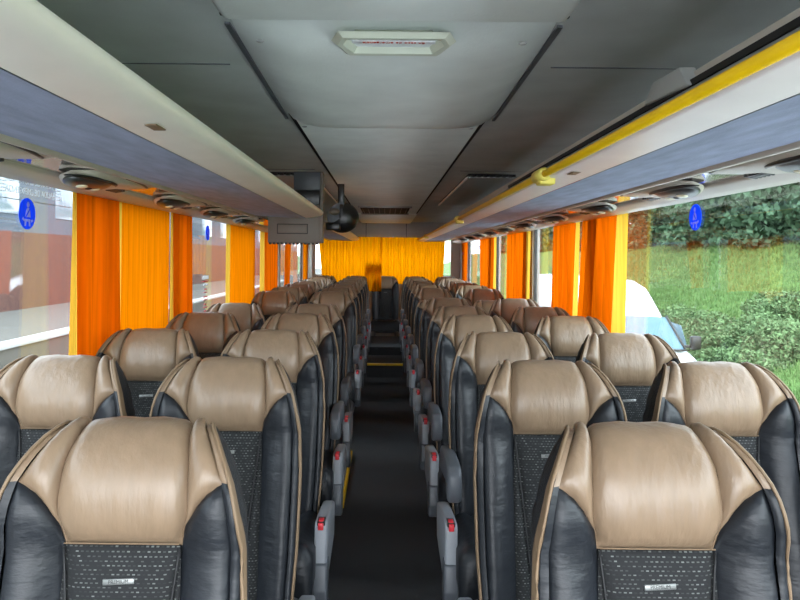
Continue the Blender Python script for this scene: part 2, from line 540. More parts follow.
def add_aisle_side(root, s, up=False):
    """armrest and side console on the aisle side; s = +1 when the aisle is towards +x"""
    x0, x1 = sorted((s * .206, s * .248))
    m = MB()
    m.prism([(-.06, .33), (-.04, .455), (-.10, .475), (-.30, .505), (-.385, .512), (-.405, .495), (-.425, .36), (-.40, .31), (-.30, .30)], x0, x1, 'x', .009, 3)
    con = m.build('side_console', M_gplast, root)
    xs0, xs1 = sorted((s * .204, s * .252))
    m = MB()
    m.prism([(-.36, .39), (-.428, .385), (-.445, .30), (-.425, .245), (-.37, .235), (-.34, .30)], xs0, xs1, 'x', .009, 3)
    m.build('console_foot', M_dplast, con)
    xb0, xb1 = sorted((s * .218, s * .236))
    m = MB(); m.box(xb0 - .004, xb1 + .004, -.402, -.350, .4985, .5125, .003); m.build('button_surround', M_bplast, con)
    m = MB(); m.box(xb0, xb1, -.396, -.366, .506, .516, .004)
    m.box(xb0, xb1, -.411, -.402, .488, .512, .003); m.build('release_button', M_red, con)
    xp0, xp1 = sorted((s * .188, s * .236))
    m = MB()
    m.prism([(-.02, .575), (-.01, .655), (-.05, .675), (-.26, .685), (-.335, .680), (-.360, .655), (-.368, .60), (-.355, .562), (-.32, .555), (-.26, .60)], xp0, xp1, 'x', .013, 3)
    if up:      # no lowered armrest on this one
        m.bm.free(); return
    m.build('armrest', M_dplast, root)

LROWS = [1.16, 1.90, 2.63, 3.40, 4.10, 5.60, 6.35, 7.10, 7.85, 8.60, 9.40]
RROWS = [1.16, 1.90, 2.63, 3.40, 4.05, 4.85, 5.62, 6.40, 7.15, 7.90, 8.65, 9.42]
XIN = {-1: -.430, 1: .455}
XOUT = {-1: -.900, 1: .930}

base_plain = make_seat()
base_L = copy_tree(base_plain); add_aisle_side(base_L, 1)
base_R = copy_tree(base_plain); add_aisle_side(base_R, -1)
base_LU = copy_tree(base_plain); add_aisle_side(base_LU, 1, True)
base_RU = copy_tree(base_plain); add_aisle_side(base_RU, -1, True)
used = set()
LOOK_IN = {(-1, 0): 'nearest on the left, in the lower left corner', (1, 0): 'nearest on the right, in the lower right corner'}
def place(base, x, y, label, group, recl=0.0):
    if base.name in used: o = copy_tree(base)
    else: o = base; used.add(base.name)
    o.location = (x, y + .022, 0.0)
    tag(o, label, 'seat', group)
    if recl:
        # reclined: the whole backrest leans further to the rear about its foot
        for ch in o.children:
            if ch.name.split('.')[0] in ('seat_cushion', 'leg', 'seat_frame', 'side_console', 'armrest'): continue
            mt = Matrix.Translation((0, -.12, .44)) @ Matrix.Rotation(-recl, 4, 'X') @ Matrix.Translation((0, .12, -.44))
            ch.matrix_local = mt
    return o
for s, rows_, base in ((-1, LROWS, base_L), (1, RROWS, base_R)):
    side = 'left' if s < 0 else 'right'
    for i, y in enumerate(rows_):
        lean = math.radians(18) if (s > 0 and i == 6) else 0.0
        jit = rnd.uniform(-.008, .008) if i else 0
        extra = LOOK_IN.get((s, i))
        last = i == len(rows_) - 1
        if extra: lab = f'tan and black aisle seat {extra}'
        elif lean: lab = f'leaning back aisle seat almost hidden behind the sixth aisle seat, {side} of the aisle'
        else: lab = f'tan and black aisle seat, {ORD[i]} row from the front, {side} of the aisle'
        up = i < (3 if s < 0 else 2)
        place((base_LU if s < 0 else base_RU) if up else base, XIN[s], y + jit, lab, 'aisle seats', lean)
        if i == 0: continue
        cur = {(-1, 1): 'pale beneath the clear pane with the safety sticker', (1, 1): 'pale in front of the grassy view'}.get((s, i))
        if cur: lab = f'{side} window seat with tan headrest, {cur}'
        elif lean: lab = f'{side} window seat leaning back, only a sliver seen behind the sixth window seat'
        else: lab = f'tan headed window seat, {ORD[i]} row from the front, beside the {side} wall'
        place(base_plain, XOUT[s], y + jit, lab, 'window seats along both walls', lean)
for nm, x in (('far left, against the left wall', -.915), ('second from the left, behind the left aisle seats', -.435), ('in the middle facing the aisle, half covered by the curtain', .012),
              ('second from the right, behind the right aisle seats', .46), ('far right, against the right wall', .935)):
    place(base_plain, x, 10.32, f'rear bench seat {nm}', 'rear bench seats')

# ------------------------------------------------------------------ ROOM SHELL
m = MB(); m.box(XL - .05, XR + .05, YF, YB + .05, -.08, 0.0); struct(m.build('floor', M_carpet))
# aisle steps towards the rear
st = empty('aisle_step', (0.012, 7.85, 0), 0, 'low carpeted step across the aisle with a yellow edge', 'step')
m = MB(); m.box(-.205, .205, 0, 2.0, 0.0, .15); m.build('tread', M_carpet, st)
m = MB(); m.box(-.205, .205, -.006, .035, .1505, .158, .002); m.box(-.205, .205, -.008, 0, .135, .158, .002); m.build('nosing', M_yellow, st)
st2 = empty('aisle_step', (0.012, 8.6, .15), 0, 'dark upper step in front of the middle rear seat', 'step')
m = MB(); m.box(-.204, .204, 0, 1.2, 0.0, .10); st2o = m.build('tread', M_carpet, st2)
m = MB(); m.box(-.232, -.214, 3.75, 4.75, .0, .035, .004); tag(m.build('step_edge_strip', M_yellow), 'thin yellow strip on the floor at the left edge of the aisle', 'edge strip')
m = MB()
for i in range(26):
    x, y, r = rnd.uniform(-.17, .19), rnd.uniform(2.4, 7.2), rnd.uniform(.002, .005)
    m.sphere((x, y, r * .5), r, (1, 1, .5), 6, 4)
tag(m.build('floor_crumbs', M_conc), 'scattered pale crumbs on the black aisle carpet', 'crumbs', kind='stuff')

def side_wall(name, x, sgn, wins):
    m = MB()
    x2 = x + sgn * .06
    a, b = min(x, x2), max(x, x2)
    m.box(a, b, YF, YB + .05, 0.0, .90)
    m.box(a, b, YF, YB + .05, 1.665, 2.06)
    edges = [YF] + [e for w in wins for e in w] + [YB + .05]
    for i in range(0, len(edges), 2):
        if edges[i + 1] - edges[i] > .01: m.box(a, b, edges[i], edges[i + 1], .90, 1.665)
    return struct(m.build(name, M_wall))
LW = [(-1.15, 3.60), (3.66, 5.86), (5.94, 7.50), (7.62, 9.70)]
RW = [(-1.15, 3.78), (3.90, 5.58), (5.70, 7.46), (7.58, 10.0)]
side_wall('wall_left', XL, -1, LW)
side_wall('wall_right', XR, 1, RW)
nwin = 0
for x, sgn, wins in ((XL, -1, LW), (XR, 1, RW)):
    for (a, b) in wins:
        nwin += 1
        g = MB(); xa, xb = sorted((x + sgn * .022, x + sgn * .027))
        g.box(xa, xb, a, b, .90, 1.665)
        o = struct(g.build(f'window_{nwin}', M_glass))
        f = MB()
        xa, xb = sorted((x + sgn * .014, x + sgn * .036))
        f.box(xa, xb, a, b, .90, .918); f.box(xa, xb, a, b, 1.648, 1.665)
        f.box(xa, xb, a, a + .018, .918, 1.648); f.box(xa, xb, b - .018, b, .918, 1.648)
        f.build('window_frame', M_bplast, o)
# rear wall with its window
m = MB()
m.box(XL - .05, XR + .05, YB, YB + .05, 0, 1.10); m.box(XL - .05, XR + .05, YB, YB + .05, 1.70, 2.06)
m.box(XL - .05, -1.12, YB, YB + .05, 1.10, 1.70); m.box(1.06, XR + .05, YB, YB + .05, 1.10, 1.70)
struct(m.build('wall_back', M_wall))
nwin += 1
g = MB(); g.box(-1.12, 1.06, YB + .02, YB + .025, 1.10, 1.70); struct(g.build(f'window_{nwin}', M_glass))
# ceiling: flat in the middle, curving down to the walls
m = MB()
xs = [(XL - .04, 1.90), (-1.12, 1.915), (-1.0, 1.93), (-.85, 1.937), (-.7, 1.94), (-.4, 1.94), (0, 1.94), (.4, 1.94), (.7, 1.94), (.9, 1.937), (1.04, 1.93), (1.15, 1.915), (XR + .04, 1.90)]
rows = [[(x, y, z) for x, z in xs] for y in (YF, 2, 5, 8, YB + .05)]
m.grid(rows)
rows = [[(x, y, z + .06) for x, z in xs] for y in (YF, 2, 5, 8, YB + .05)]
m.grid(rows)
struct(m.build('ceiling', M_ceil))
# middle ceiling strip and its dark side gaps, rear bulkhead above the curtain
m = MB(); m.box(-.375, -.352, 2.6, 10.3, 1.934, 1.941); m.box(.372, .395, 2.6, 10.3, 1.934, 1.941); struct(m.build('trim_1', M_gap))
m = MB(); m.box(-.354, .374, 2.4, 10.3, 1.922, 1.9395, .004); struct(m.build('trim_2', M_ceil2))
m = MB(); m.box(-.36, .38, 8.25, 10.3, 1.9, 1.923, .006); struct(m.build('trim_3', M_ceil2))
m = MB(); m.box(XL + .01, XR - .01, 10.64, 10.9, 1.70, 1.935, .01); struct(m.build('trim_4', M_wall))
m = MB()
for x in (-.30, .33): m.box(x - .004, x + .004, 10.636, 10.645, 1.70, 1.93)
struct(m.build('trim_5', M_gap))
# transverse ceiling seams
m = MB()
for y in (1.95, 4.3, 6.6):
    m.box(-.86, -.45, y, y + .003, 1.9368, 1.941); m.box(.47, .90, y, y + .003, 1.9368, 1.941)
struct(m.build('trim_6', M_dplast))

# ------------------------------------------------------------------ side service channels and window headers (fixed trim)
def sweep(profile, y0, y1, mats, ny=2):
    m = MB()
    for k, ((a, b), mi) in enumerate(profile):
        m.face([(a[0], y0, a[1]), (b[0], y0, b[1]), (b[0], y1, b[1]), (a[0], y1, a[1])], mi)
    return m
def hz(h): return CAMZ + h
for s, nm in ((-1, 7), (1, 8)):
    if s < 0: c0, c1, c2, c3, w = -.865, -1.02, -1.035, -1.095, XL
    else: c0, c1, c2, c3, w = .895, 1.055, 1.07, 1.135, XR
    m = MB()
    prof_ = [(c0, hz(.262)), (c1, hz(.250))]
    m.grid([[(p[0], y, p[1]) for p in prof_] for y in (YF, 3, 6, 10.6)])
    struct(m.build(f'trim_{nm}', M_gloss))
    m = MB()
    prof_ = [(c1, hz(.262)), (c1, hz(.244)), (c2, hz(.236)), ((c2 + c3) / 2, hz(.226)), (c3, hz(.217)), (c3 - s * -.006, hz(.224)), (c3 - s * .004, hz(.25)), (c3 - s * .01, hz(.30))]
    m.grid([[(p[0], y, p[1]) for p in prof_] for y in (YF, 3, 6, 10.6)])
    struct(m.build(f'trim_{nm + 2}', M_beige))

# ------------------------------------------------------------------ luggage racks
def rack(s, y0, y1, label):
    root = empty('luggage_rack', (0, 0, 0), 0, label, 'luggage rack', 'overhead luggage racks')
    if s < 0:
        lip = [(-.405, .292), (-.398, .283), (-.402, .270), (-.412, .260), (-.430, .254), (-.505, .243)]
        under = [(-.508, .2425), (-.68, .250), (-.835, .259)]
        edge = [(-.835, .259), (-.842, .247), (-.862, .25), (-.864, .264)]
        top = [(-.405, .292), (-.44, .296), (-.47, .275), (-1.1, .282)]
    else:
        lip = [(.500, .276), (.496, .262), (.503, .254), (.515, .2515), (.600, .244)]
        under = [(.603, .2435), (.72, .247), (.862, .2505)]
        edge = [(.862, .2505), (.869, .240), (.892, .243), (.894, .262)]
        top = [(.500, .276), (.53, .292), (.555, .306), (.572, .325), (.585, .33), (.60, .29), (1.1, .282)]
    def strip(pts, name, mat):
        m = MB()
        n = 10
        m.grid([[(p[0], y0 + (y1 - y0) * k / n, hz(p[1])) for p in pts] for k in range(n + 1)])
        return m.build(name, mat, root)
    strip(lip, 'lip_fascia', M_white)
    u = strip(under, 'felt_underside', M_blue); u['label'] = 'blue grey felt underside'
    strip(edge, 'outer_edge', M_beige)
    strip(top, 'shelf_top', M_fgrey)
    # end caps
    for y in (y0, y1):
        m = MB()
        poly = lip + under[1:] + [edge[-1]] + [(s * .88, .282)] + top[::-1][1:-1]
        m.face([(p[0], y, hz(p[1])) for p in poly]); m.build('end_cap', M_fgrey, root)
    # small repair patches stuck on the fascia
    return root
rackL = rack(-1, YF, 4.36, 'white and blue grey luggage rack along the left side, ending at the monitor')
rackL2 = rack(-1, 5.75, 10.6, 'left rear luggage rack glimpsed beyond the black mirror')
rackR = rack(1, YF, 10.6, 'white and blue grey luggage rack with yellow rail along the right side')
def patch_plate(par, x, y, z, w, d):
    m = MB(); m.box(x - w, x + w, y - d, y + d, z - .0015, z + .0015, .0006); m.build('tape_patch', M_pipe, par)
patch_plate(rackL, -.452, 1.33 + .0, hz(.2492), .012, .028)
patch_plate(rackR, .545, 1.42 + .55, hz(.2478), .012, .03)

# dark slotted edge on the right rack
m = MB(); m.box(.575, .59, YF, 3.2, hz(.33), hz(.342)); m.build('slot_rail', M_gap, rackR)
m = MB(); m.box(.59, .606, YF, 5.5, hz(.335), hz(.365), .004); m.build('upper_rail', M_beige, rackR)
m = MB(); m.prism([(1.28, .33), (1.32, .375), (1.45, .378), (1.50, .34)], .566, .60, 'x', .004)
for v in m.bm.verts: v.co.z += CAMZ
m.build('rail_catch', M_fgrey, rackR)
# yellow grab rail with its clamps
gr = empty('grab_rail', (.490, 0, hz(.262)), 0, 'long yellow grab rail running along the right luggage rack', 'rail')
m = MB(); m.tube([(0, YF, 0), (0, 3, 0), (0, 6, 0), (0, 10.3, 0)], .0108, 12); m.build('rail_tube', M_yellow, gr)
for y in (2.15, 4.62, 8.3):
    m = MB(); m.tube([(0, y - .055, 0), (0, y - .05, 0), (0, y + .05, 0), (0, y + .055, 0)], [.014, .021, .021, .014], 12)
    m.box(-.01, .04, y - .03, y + .03, -.030, .012, .006); m.build('clamp', M_clamp, gr)

# ------------------------------------------------------------------ overhead service pods
def make_pod(s):
    root = empty('service_pod')
    # local: y=0 at lens centre; long body runs back (+y); hangs below z=0
    m = MB()
    rows = []
    for j in range(17):
        t = j / 16; y = -.20 + .58 * t
        hw = .074 * min(1.0, (t / .16) ** .5 if t > 0 else 0) * (1 - .72 * max(0, (t - .45) / .55) ** 1.4)
        dep = .032 * (math.sin(PI * min(1, t / .55)) ** .6 if t < .275 else (1 - (t - .275) / .725) ** .8)
        off = s * (.03 * math.sin(PI * t) - .035 * t)
        rows.append([(off + hw * math.cos(PI * k / 10), y, -dep * math.sin(PI * k / 10) ** .6 - .001) for k in range(11)])
    m.grid(rows); m.build('pod_body', M_beige, root)
    m = MB()      # dark crescent rim
    m.tube([(s * (.012 - .056 * math.sin(PI * k / 14) ** .8), -.06 + .165 * math.sin(PI * (k / 14 - .5)), -.016 - .010 * math.sin(PI * k / 14)) for k in range(15)], [.002 + .005 * math.sin(PI * k / 14) for k in range(15)], 8)
    m.tube([(-s * (.070 - .03 * (k / 8) ** 2) - s * .0, .06 + .28 * k / 8, -.006) for k in range(9)], .005, 6)
    m.build('dark_rim', M_bplast, root)
    m = MB(); m.sphere((s * .012, -.06, -.020), 1, (.058, .130, .022), 20, 10); ln = m.build('lens', M_lens, root)
    for y in (-.11, -.02):
        m = MB(); m.sphere((s * .012, y, -.038), 1, (.018, .026, .007), 12, 8); m.build('lamp', M_lamp, ln)
    m = MB(); m.sphere((s * .012, -.065, -.0415), 1, (.011, .014, .004), 10, 6); m.build('air_nozzle', M_bplast, ln)
    m = MB()
    for k in range(5): m.box(s * .030 - .018, s * .030 + .018, .16 + k * .02, .172 + k * .02, -.021, -.006, .002)
    m.build('vent_slot', M_bplast, root)
    return root
pL, pR = make_pod(-1), make_pod(1)
LP = [1.45, 2.24, 3.10, 3.86, 4.66, 5.5, 6.3, 7.1, 7.9, 8.7]
RP = [1.62, 2.36, 3.20, 4.02, 4.84, 5.62, 6.4, 7.15, 7.9, 8.65]
for base, ys, x, side in ((pL, LP[:5], -.945, 'left'), (pR, RP, .975, 'right')):
    for i, y in enumerate(ys):
        o = base if i == 0 else copy_tree(base)
        o.location = (x, y, hz(.252)); o.rotation_euler = (0, math.radians(9) * (1 if side == 'right' else -1), 0)
        tag(o, f'grey overhead reading light pod above the {side} window seats, {ORD[i]} from the front', 'reading light', 'overhead reading light pods')

# ------------------------------------------------------------------ ceiling hatch and front panel
hatch = empty('roof_hatch', (.015, 0, 0), 0, 'grey padded emergency roof hatch panel set in the ceiling', 'hatch')
m = MB()
rows = []
y0, y1 = 1.475, 2.80
for j in range(13):
    t = j / 12; y = y0 + (y1 - y0) * t
    row = []
    for i in range(15):
        a = -1 + 2 * i / 14
        hw = .385 + .02 * t
        q = (1 - abs(a) ** 7) * (1 - abs(2 * t - 1) ** 10)
        row.append((a * hw * (1 - .06 * abs(2 * t - 1) ** 6), y0 + (y1 - y0) * (t + 0) - 0, 1.940 - .050 * q))
    rows.append(row)
m.grid(rows); m.build('hatch_panel', M_ceil2, hatch)
m = MB(); m.prism([(-.365, 1.445), (.365, 1.445), (.365, 1.478), (-.365, 1.478)], 1.91, 1.94, 'z'); m.prism([(-.385, 1.60), (-.398, 1.60), (-.416, 2.70), (-.404, 2.70)], 1.933, 1.940, 'z'); m.prism([(.385, 1.60), (.398, 1.60), (.416, 2.70), (.404, 2.70)], 1.933, 1.940, 'z'); m.build('hatch_gap_shade', M_dplast, hatch)  # front gap, plus dark side strips painting the shade around the hatch
for x, y in ((-.31, 1.58), (.30, 1.58), (-.33, 2.62), (.31, 2.62)):
    m = MB(); m.sphere((x, y, 1.889), .010, (1, 1, .35), 10, 6); m.build('rivet', M_fgrey, hatch)
# recessed handle
hd = MB()
def hexa(w, l, k): return [(-w, -l * .2), (-w * k, -l), (w * k, -l), (w, -l * .2), (w * .80, l), (-w * .80, l)]
cy = 1.590
outer, inner = hexa(.145, .082, .86), hexa(.118, .052, .9)
def ring(m, A, B, za, zb):
    n = len(A)
    for i in range(n):
        j = (i + 1) % n
        m.face([(A[i][0], cy + A[i][1], za), (A[j][0], cy + A[j][1], za), (B[j][0], cy + B[j][1], zb), (B[i][0], cy + B[i][1], zb)])
mid = hexa(.130, .066, .88)
ring(hd, outer, mid, 1.890, 1.880); ring(hd, mid, inner, 1.880, 1.881)
bez = hd.build('handle_bezel', M_cream, hatch)
hd = MB(); deep = hexa(.098, .036, .9)
ring(hd, inner, deep, 1.881, 1.909); hd.face([(p[0], cy + p[1], 1.909) for p in deep]); hd.build('handle_recess', M_cream, bez)
m = MB(); m.box(-.095, .095, cy - .047, cy - .030, 1.879, 1.883, .001); lb = m.build('warning_strip', M_swhite, bez)
# reads the right way up for someone facing the front of the coach
Rt = Matrix.Translation((0, cy - .0385, 1.8785)) @ Matrix.Rotation(PI, 4, 'Y')
text_mesh('En caso de emergencia', .0155, 'warning_lettering', M_redtext, Rt, lb)

fp = empty('ceiling_panel', (.015, 0, 0), 0, 'grey ceiling panel ahead of the roof hatch at the top of the view', 'ceiling panel')
m = MB(); m.box(-.365, .365, .2, 1.44, 1.885, 1.938, .018, 3); m.build('panel_face', M_ceil2, fp)
m = MB(); m.box(-.37, .37, 1.436, 1.447, 1.90, 1.94); m.build('panel_gap', M_gap, fp)

# hinged vent covers on either side
def vent_cover(s, label):
    o = empty('vent_cover', (0, 0, 0), 0, label, 'vent cover', 'ceiling vent covers')
    xa, xb = (.53, .86) if s > 0 else (-.80, -.47)
    inner = xa if s > 0 else xb
    m = MB(); m.box(xa, xb, 4.45, 6.75, 1.912, 1.924, .004); m.build('cover_panel', M_fgrey, o)
    m = MB(); m.box(inner - .006, inner + .006, 4.45, 6.75, 1.903, 1.918, .003); m.build('cover_edge', M_white, o)
    for k in range(8):
        x = xa + .02 + (xb - xa - .04) * k / 7
        if k < 7:
            m = MB(); m.box(x + .004, x + .030, 4.436, 4.452, 1.917, 1.934, .003); m.build('vent_slot', M_bplast, o)
    m = MB(); m.box(xa + .01, xb - .01, 4.448, 6.7, 1.922, 1.939); m.build('frame', M_gap, o)
    return o
vent_cover(-1, 'flat grey ceiling vent cover with pale edge above the monitor on the left')
vent_cover(1, 'flat grey ceiling vent cover with pale edge beside the yellow rail on the right')
rv = empty('ceiling_vent', (.0, 7.15, 1.922), 0, 'dark rectangular air vent in the ceiling before the rear curtain', 'vent')
m = MB(); m.box(-.27, .26, 0, 1.05, -.012, .002); m.build('vent_opening', M_gap, rv)
m = MB()
for k in range(9): m.box(-.25 + .06 * k, -.246 + .06 * k, .01, 1.04, -.015, -.006, .001)
m.build('vent_grille', M_bplast, rv)
m = MB(); m.box(-.29, .28, -.02, 0, -.016, .002, .003); m.box(-.29, .28, 1.05, 1.07, -.022, .002, .003); m.build('vent_frame', M_fgrey, rv)

# ------------------------------------------------------------------ monitor and mirror
mon = empty('monitor', (0, 4.43, 0), 0, 'brown grey fold down monitor seen from behind under the left rack', 'monitor')
m = MB(); m.box(-.765, -.425, 0, .05, hz(.083), hz(.335), .008)
m.build('casing', M_panel, mon)
m = MB()
a, b, c, d = -.70, -.51, hz(.150), hz(.205)
m.box(a, b, -.006, .002, c, d, .003)
m.build('raised_panel', M_panel, mon)
m = MB()
for (p, q, r, t) in ((a - .004, b + .004, c - .005, c - .001), (a - .004, b + .004, d + .001, d + .005), (a - .005, a - .001, c - .004, d + .004), (b + .001, b + .005, c - .004, d + .004)): m.box(p, q, -.0015, .002, r, t)
m.build('panel_groove', M_gap, mon)
m = MB()
for k in range(13): m.box(-.757 + .0255 * k, -.757 + .0255 * k + .013, -.003, .045, hz(.076), hz(.088), .002)
m.build('cooling_slot', M_bplast, mon)
m = MB(); m.box(-.428, -.405, -.01, .055, hz(.088), hz(.545), .005); m.build('side_arm', M_panel, mon)
m = MB(); m.box(-.62, -.43, .0, .05, hz(.335), hz(.43), .004); m.build('top_housing', M_bplast, mon)
m = MB(); m.box(-.60, -.41, .0, .06, hz(.43), hz(.552), .004); m.build('mount_bracket', M_dplast, mon)

mi = empty('convex_mirror', (-.315, 4.95, 0), 0, 'black rounded convex mirror hanging from the ceiling beside the monitor', 'mirror')
m = MB()
rows = []
for j in range(11):
    t = j / 10 * PI / 2
    rows.append([(.122 * math.cos(t) * math.cos(a), -.06 * math.sin(t) + .02, hz(.285) + .112 * math.cos(t) * math.sin(a)) for a in [-PI * .80 + PI * 1.25 * k / 24 for k in range(25)]])
m.grid(rows); m.build('mirror_shell', M_bplast, mi)
m = MB(); m.tube([(0, .021, hz(.285)), (0, .03, hz(.285))], .110, 28); m.build('mirror_face', M_dplast, mi)
m = MB(); m.box(-.035, .012, .03, .055, hz(.36), hz(.548), .005); m.box(-.02, .008, .0, .05, hz(.25), hz(.38), .004); m.build('hanging_bracket', M_bplast, mi)
m = MB(); m.sphere((-.055, -.02, hz(.325)), 1, (.040, .035, .026), 14, 8); m.build('lamp_cup', M_panel, mi)
m = MB(); m.box(-.115, -.01, -.05, 0, hz(.19), hz(.245), .008); m.build('lower_housing', M_bplast, mi)

# ------------------------------------------------------------------ curtains
def curtain(name, x, y0, y1, pleats, amp, label, mat, z0=.94, z1=1.655, front=0.0, rear=0.0, slant=0.0, skew=0.0, seed=0, wave=.0, sgn=1):
    """front / rear: width of the yellow lining strip at the near / far edge; slant widens the hem"""
    r = random.Random(seed)
    ph = r.uniform(0, 6)
    root = empty(name, (x, (y0 + y1) / 2, z0), 0, label, 'curtain', 'orange window curtains')
    ym = (y0 + y1) / 2
    def pt(u, w):
        yy = y0 + (y1 - y0) * u
        ww = 1 + slant * (1 - w)
        yy = ym + (yy - ym) * ww + skew * (1 - w)
        wob = math.sin(u * 5.1 + ph) * .35
        dx = amp * (math.sin(2 * PI * pleats * u + ph + wob + .25 * w) + .3 * math.sin(4.6 * PI * pleats * u + 1.7 * ph))
        return (dx * (.65 + .35 * (1 - w)), yy - ym, (z1 - z0) * w)
    def sheet(u0, u1, nm, mt):
        n = max(6, int((u1 - u0) * pleats * 12) + 6)
        m = MB()
        m.grid([[pt(u0 + (u1 - u0) * i / n, w / 10) for i in range(n + 1)] for w in range(11)])
        return m.build(nm, mt, root)
    wdt = y1 - y0
    a, b = front / wdt, 1 - rear / wdt
    sheet(a, b, 'curtain_cloth', mat)
    if front: sheet(0, a, 'yellow_lining', M_lining)['label'] = 'pale yellow lining edge'
    if rear: sheet(b, 1, 'yellow_lining', M_lining)['label'] = 'pale yellow lining edge'
    return root
CL, CR = XL + .044, XR - .044
curtain('window_curtain', CL, 2.42, 2.83, 3.2, .028, 'pleated orange curtain with yellow edge nearest on the left, behind the safety sticker', M_orange, front=.075, seed=1, slant=.03)
curtain('window_curtain', CL, 2.84, 3.55, 9, .003, 'flat bright amber curtain panel, second curtain on the left', M_amber, front=.07, seed=2)
curtain('window_curtain', CL, 3.56, 3.95, 3.4, .020, 'dark orange pleated curtain, third on the left, at the end of the flat amber panel', M_orange, front=.05, seed=3)
curtain('window_curtain', CL, 4.80, 5.88, 14, .003, 'flat amber curtain left of the monitor between two clear panes', M_amber, front=.14, seed=4)
curtain('window_curtain', CL, 6.15, 7.15, 5, .014, 'orange curtain with yellow edge just below the monitor', M_orange, front=.2, seed=5)
curtain('window_curtain', CL, 7.72, 8.15, 3, .016, 'narrow brownish curtain gathered at the slanting edge, far left wall', M_orange, seed=6, slant=-.4, skew=-.12)
curtain('window_curtain', CL, 9.35, 9.85, 3, .014, 'small gathered curtain in the last left side window by the grey pillar', M_amber, seed=7, slant=-.3)
curtain('window_curtain', CR, 3.30, 3.98, 4.4, .017, 'wide pleated orange curtain nearest on the right, in front of the white van', M_orange, front=.09, seed=8, slant=.08, skew=.08)
curtain('window_curtain', CR, 4.06, 4.68, 4.2, .016, 'second orange curtain on the right with a yellow lining behind it', M_orange, front=.07, seed=9, slant=-.02, skew=.04)
curtain('window_curtain', CR, 5.42, 6.48, 5.4, .016, 'third orange curtain on the right, between two bright panes', M_orange, front=.2, seed=10, slant=-.06)
curtain('window_curtain', CR, 7.10, 8.35, 6, .016, 'fourth orange curtain on the right with dark gathered far edge', M_orange, front=.2, seed=11, slant=-.06)
curtain('window_curtain', CR, 9.55, 10.35, 4, .014, 'last small orange curtain at the far end of the right wall', M_orange, rear=.15, seed=12, slant=-.25)

def rear_curtain(x0, x1, label, seed, tail=None, zlow=.97, taper=0.0):
    root = empty('rear_curtain', (0, 10.60, zlow), 0, label, 'curtain', 'amber rear window curtains')
    r = random.Random(seed); ph = r.uniform(0, 6)
    m = MB()
    n = 150; nz = 16
    rows = []
    for j in range(nz + 1):
        w = j / nz
        row = []
        for i in range(n + 1):
            u = i / n
            xx = x0 + (x1 - x0) * u
            if taper > 0 and u < .2: xx += taper * (1 - w) * (1 - u / .2)
            if taper < 0 and u > .8: xx += taper * (1 - w) * (u - .8) / .2
            zb = zlow
            fwd = 0.0
            if tail and tail[0] < xx < tail[1]:
                q = min(1, (xx - tail[0]) / .03)
                zb = zlow + (tail[2] - zlow) * q
            z = zb + (1.70 - zb) * w
            if tail:
                q = min(1, max(0, (xx - tail[0] + .06) / .06))
                k = max(0, min(1, (1.30 - z) / .18)); k = k * k * (3 - 2 * k)
                fwd = -.365 * q * k
            y = fwd + (.03 if seed == 22 else 0) + .012 * math.sin(xx * 118 + ph + .8 * math.sin(xx * 9)) + .006 * math.sin(xx * 53 + 2)
            row.append((xx, y, z - zlow))
        rows.append(row)
    m.grid(rows)
    m.build('curtain_cloth', M_rearcloth, root)
    return root
rear_curtain(-1.04, -.050, 'amber curtain over the left half of the rear window, its tail over the middle seat', 21, tail=(-.262, 0, .872), taper=.07)
rear_curtain(-.058, .94, 'wide amber curtain over the right half of the rear window', 22, taper=-.03)
# ------------------------------------------------------------------ small things on windows and pillars
def belt_sticker(x, y, z, r, face, label):
    """blue round seat belt sign on the inside of the pane; face=+1 faces +x"""
    o = empty('safety_sticker', (x, y, z), 0, label, 'sticker', 'round blue seat belt stickers')
    m = MB()
    m.tube([(-.0008, 0, 0), (.0008, 0, 0)], r, 32); d = m.build('disc', M_sblue, o)
    m = MB()
    t = face * .0012
    def poly(p): m.face([(t, a * r, b * r) for a, b in p])
    poly([(.17 * math.cos(2 * PI * k / 16) + .06, .58 + .19 * math.sin(2 * PI * k / 16)) for k in range(16)])
    poly([(-.30, -.22), (.38, -.22), (.30, .22), (.16, .38), (-.04, .38), (-.20, .20)])
    poly([(-.66, -.36), (-.52, -.22), (-.30, -.40), (-.40, -.52)])
    poly([(-.34, -.34), (.34, -.34), (.36, -.80), (.18, -.80), (.13, -.5), (-.12, -.5), (-.18, -.80), (-.36, -.80)])
    poly([(.62, -.34), (.74, -.42), (.48, -.56), (.38, -.40)])
    m.build('seated_figure', M_swhite, o)
    m = MB()
    m.face([(t + face * .0006, a * r, b * r) for a, b in [(-.38, -.30), (-.28, -.34), (.42, .40), (.34, .46)]])
    m.build('belt_stripe', M_sblue, o)
    return o
belt_sticker(XL - .0205, 2.26, 1.522, .052, 1, 'round blue seat belt sticker on the nearest left pane')
belt_sticker(XR + .0205, 2.70, 1.560, .052, -1, 'round blue seat belt sticker on the grassy right pane')
belt_sticker(XL - .0205, 4.56, 1.54, .05, 1, 'faded blue seat belt sticker on the second left pane')
belt_sticker(XR + .0205, 4.93, 1.55, .05, -1, 'blue sticker partly behind the second right curtain')
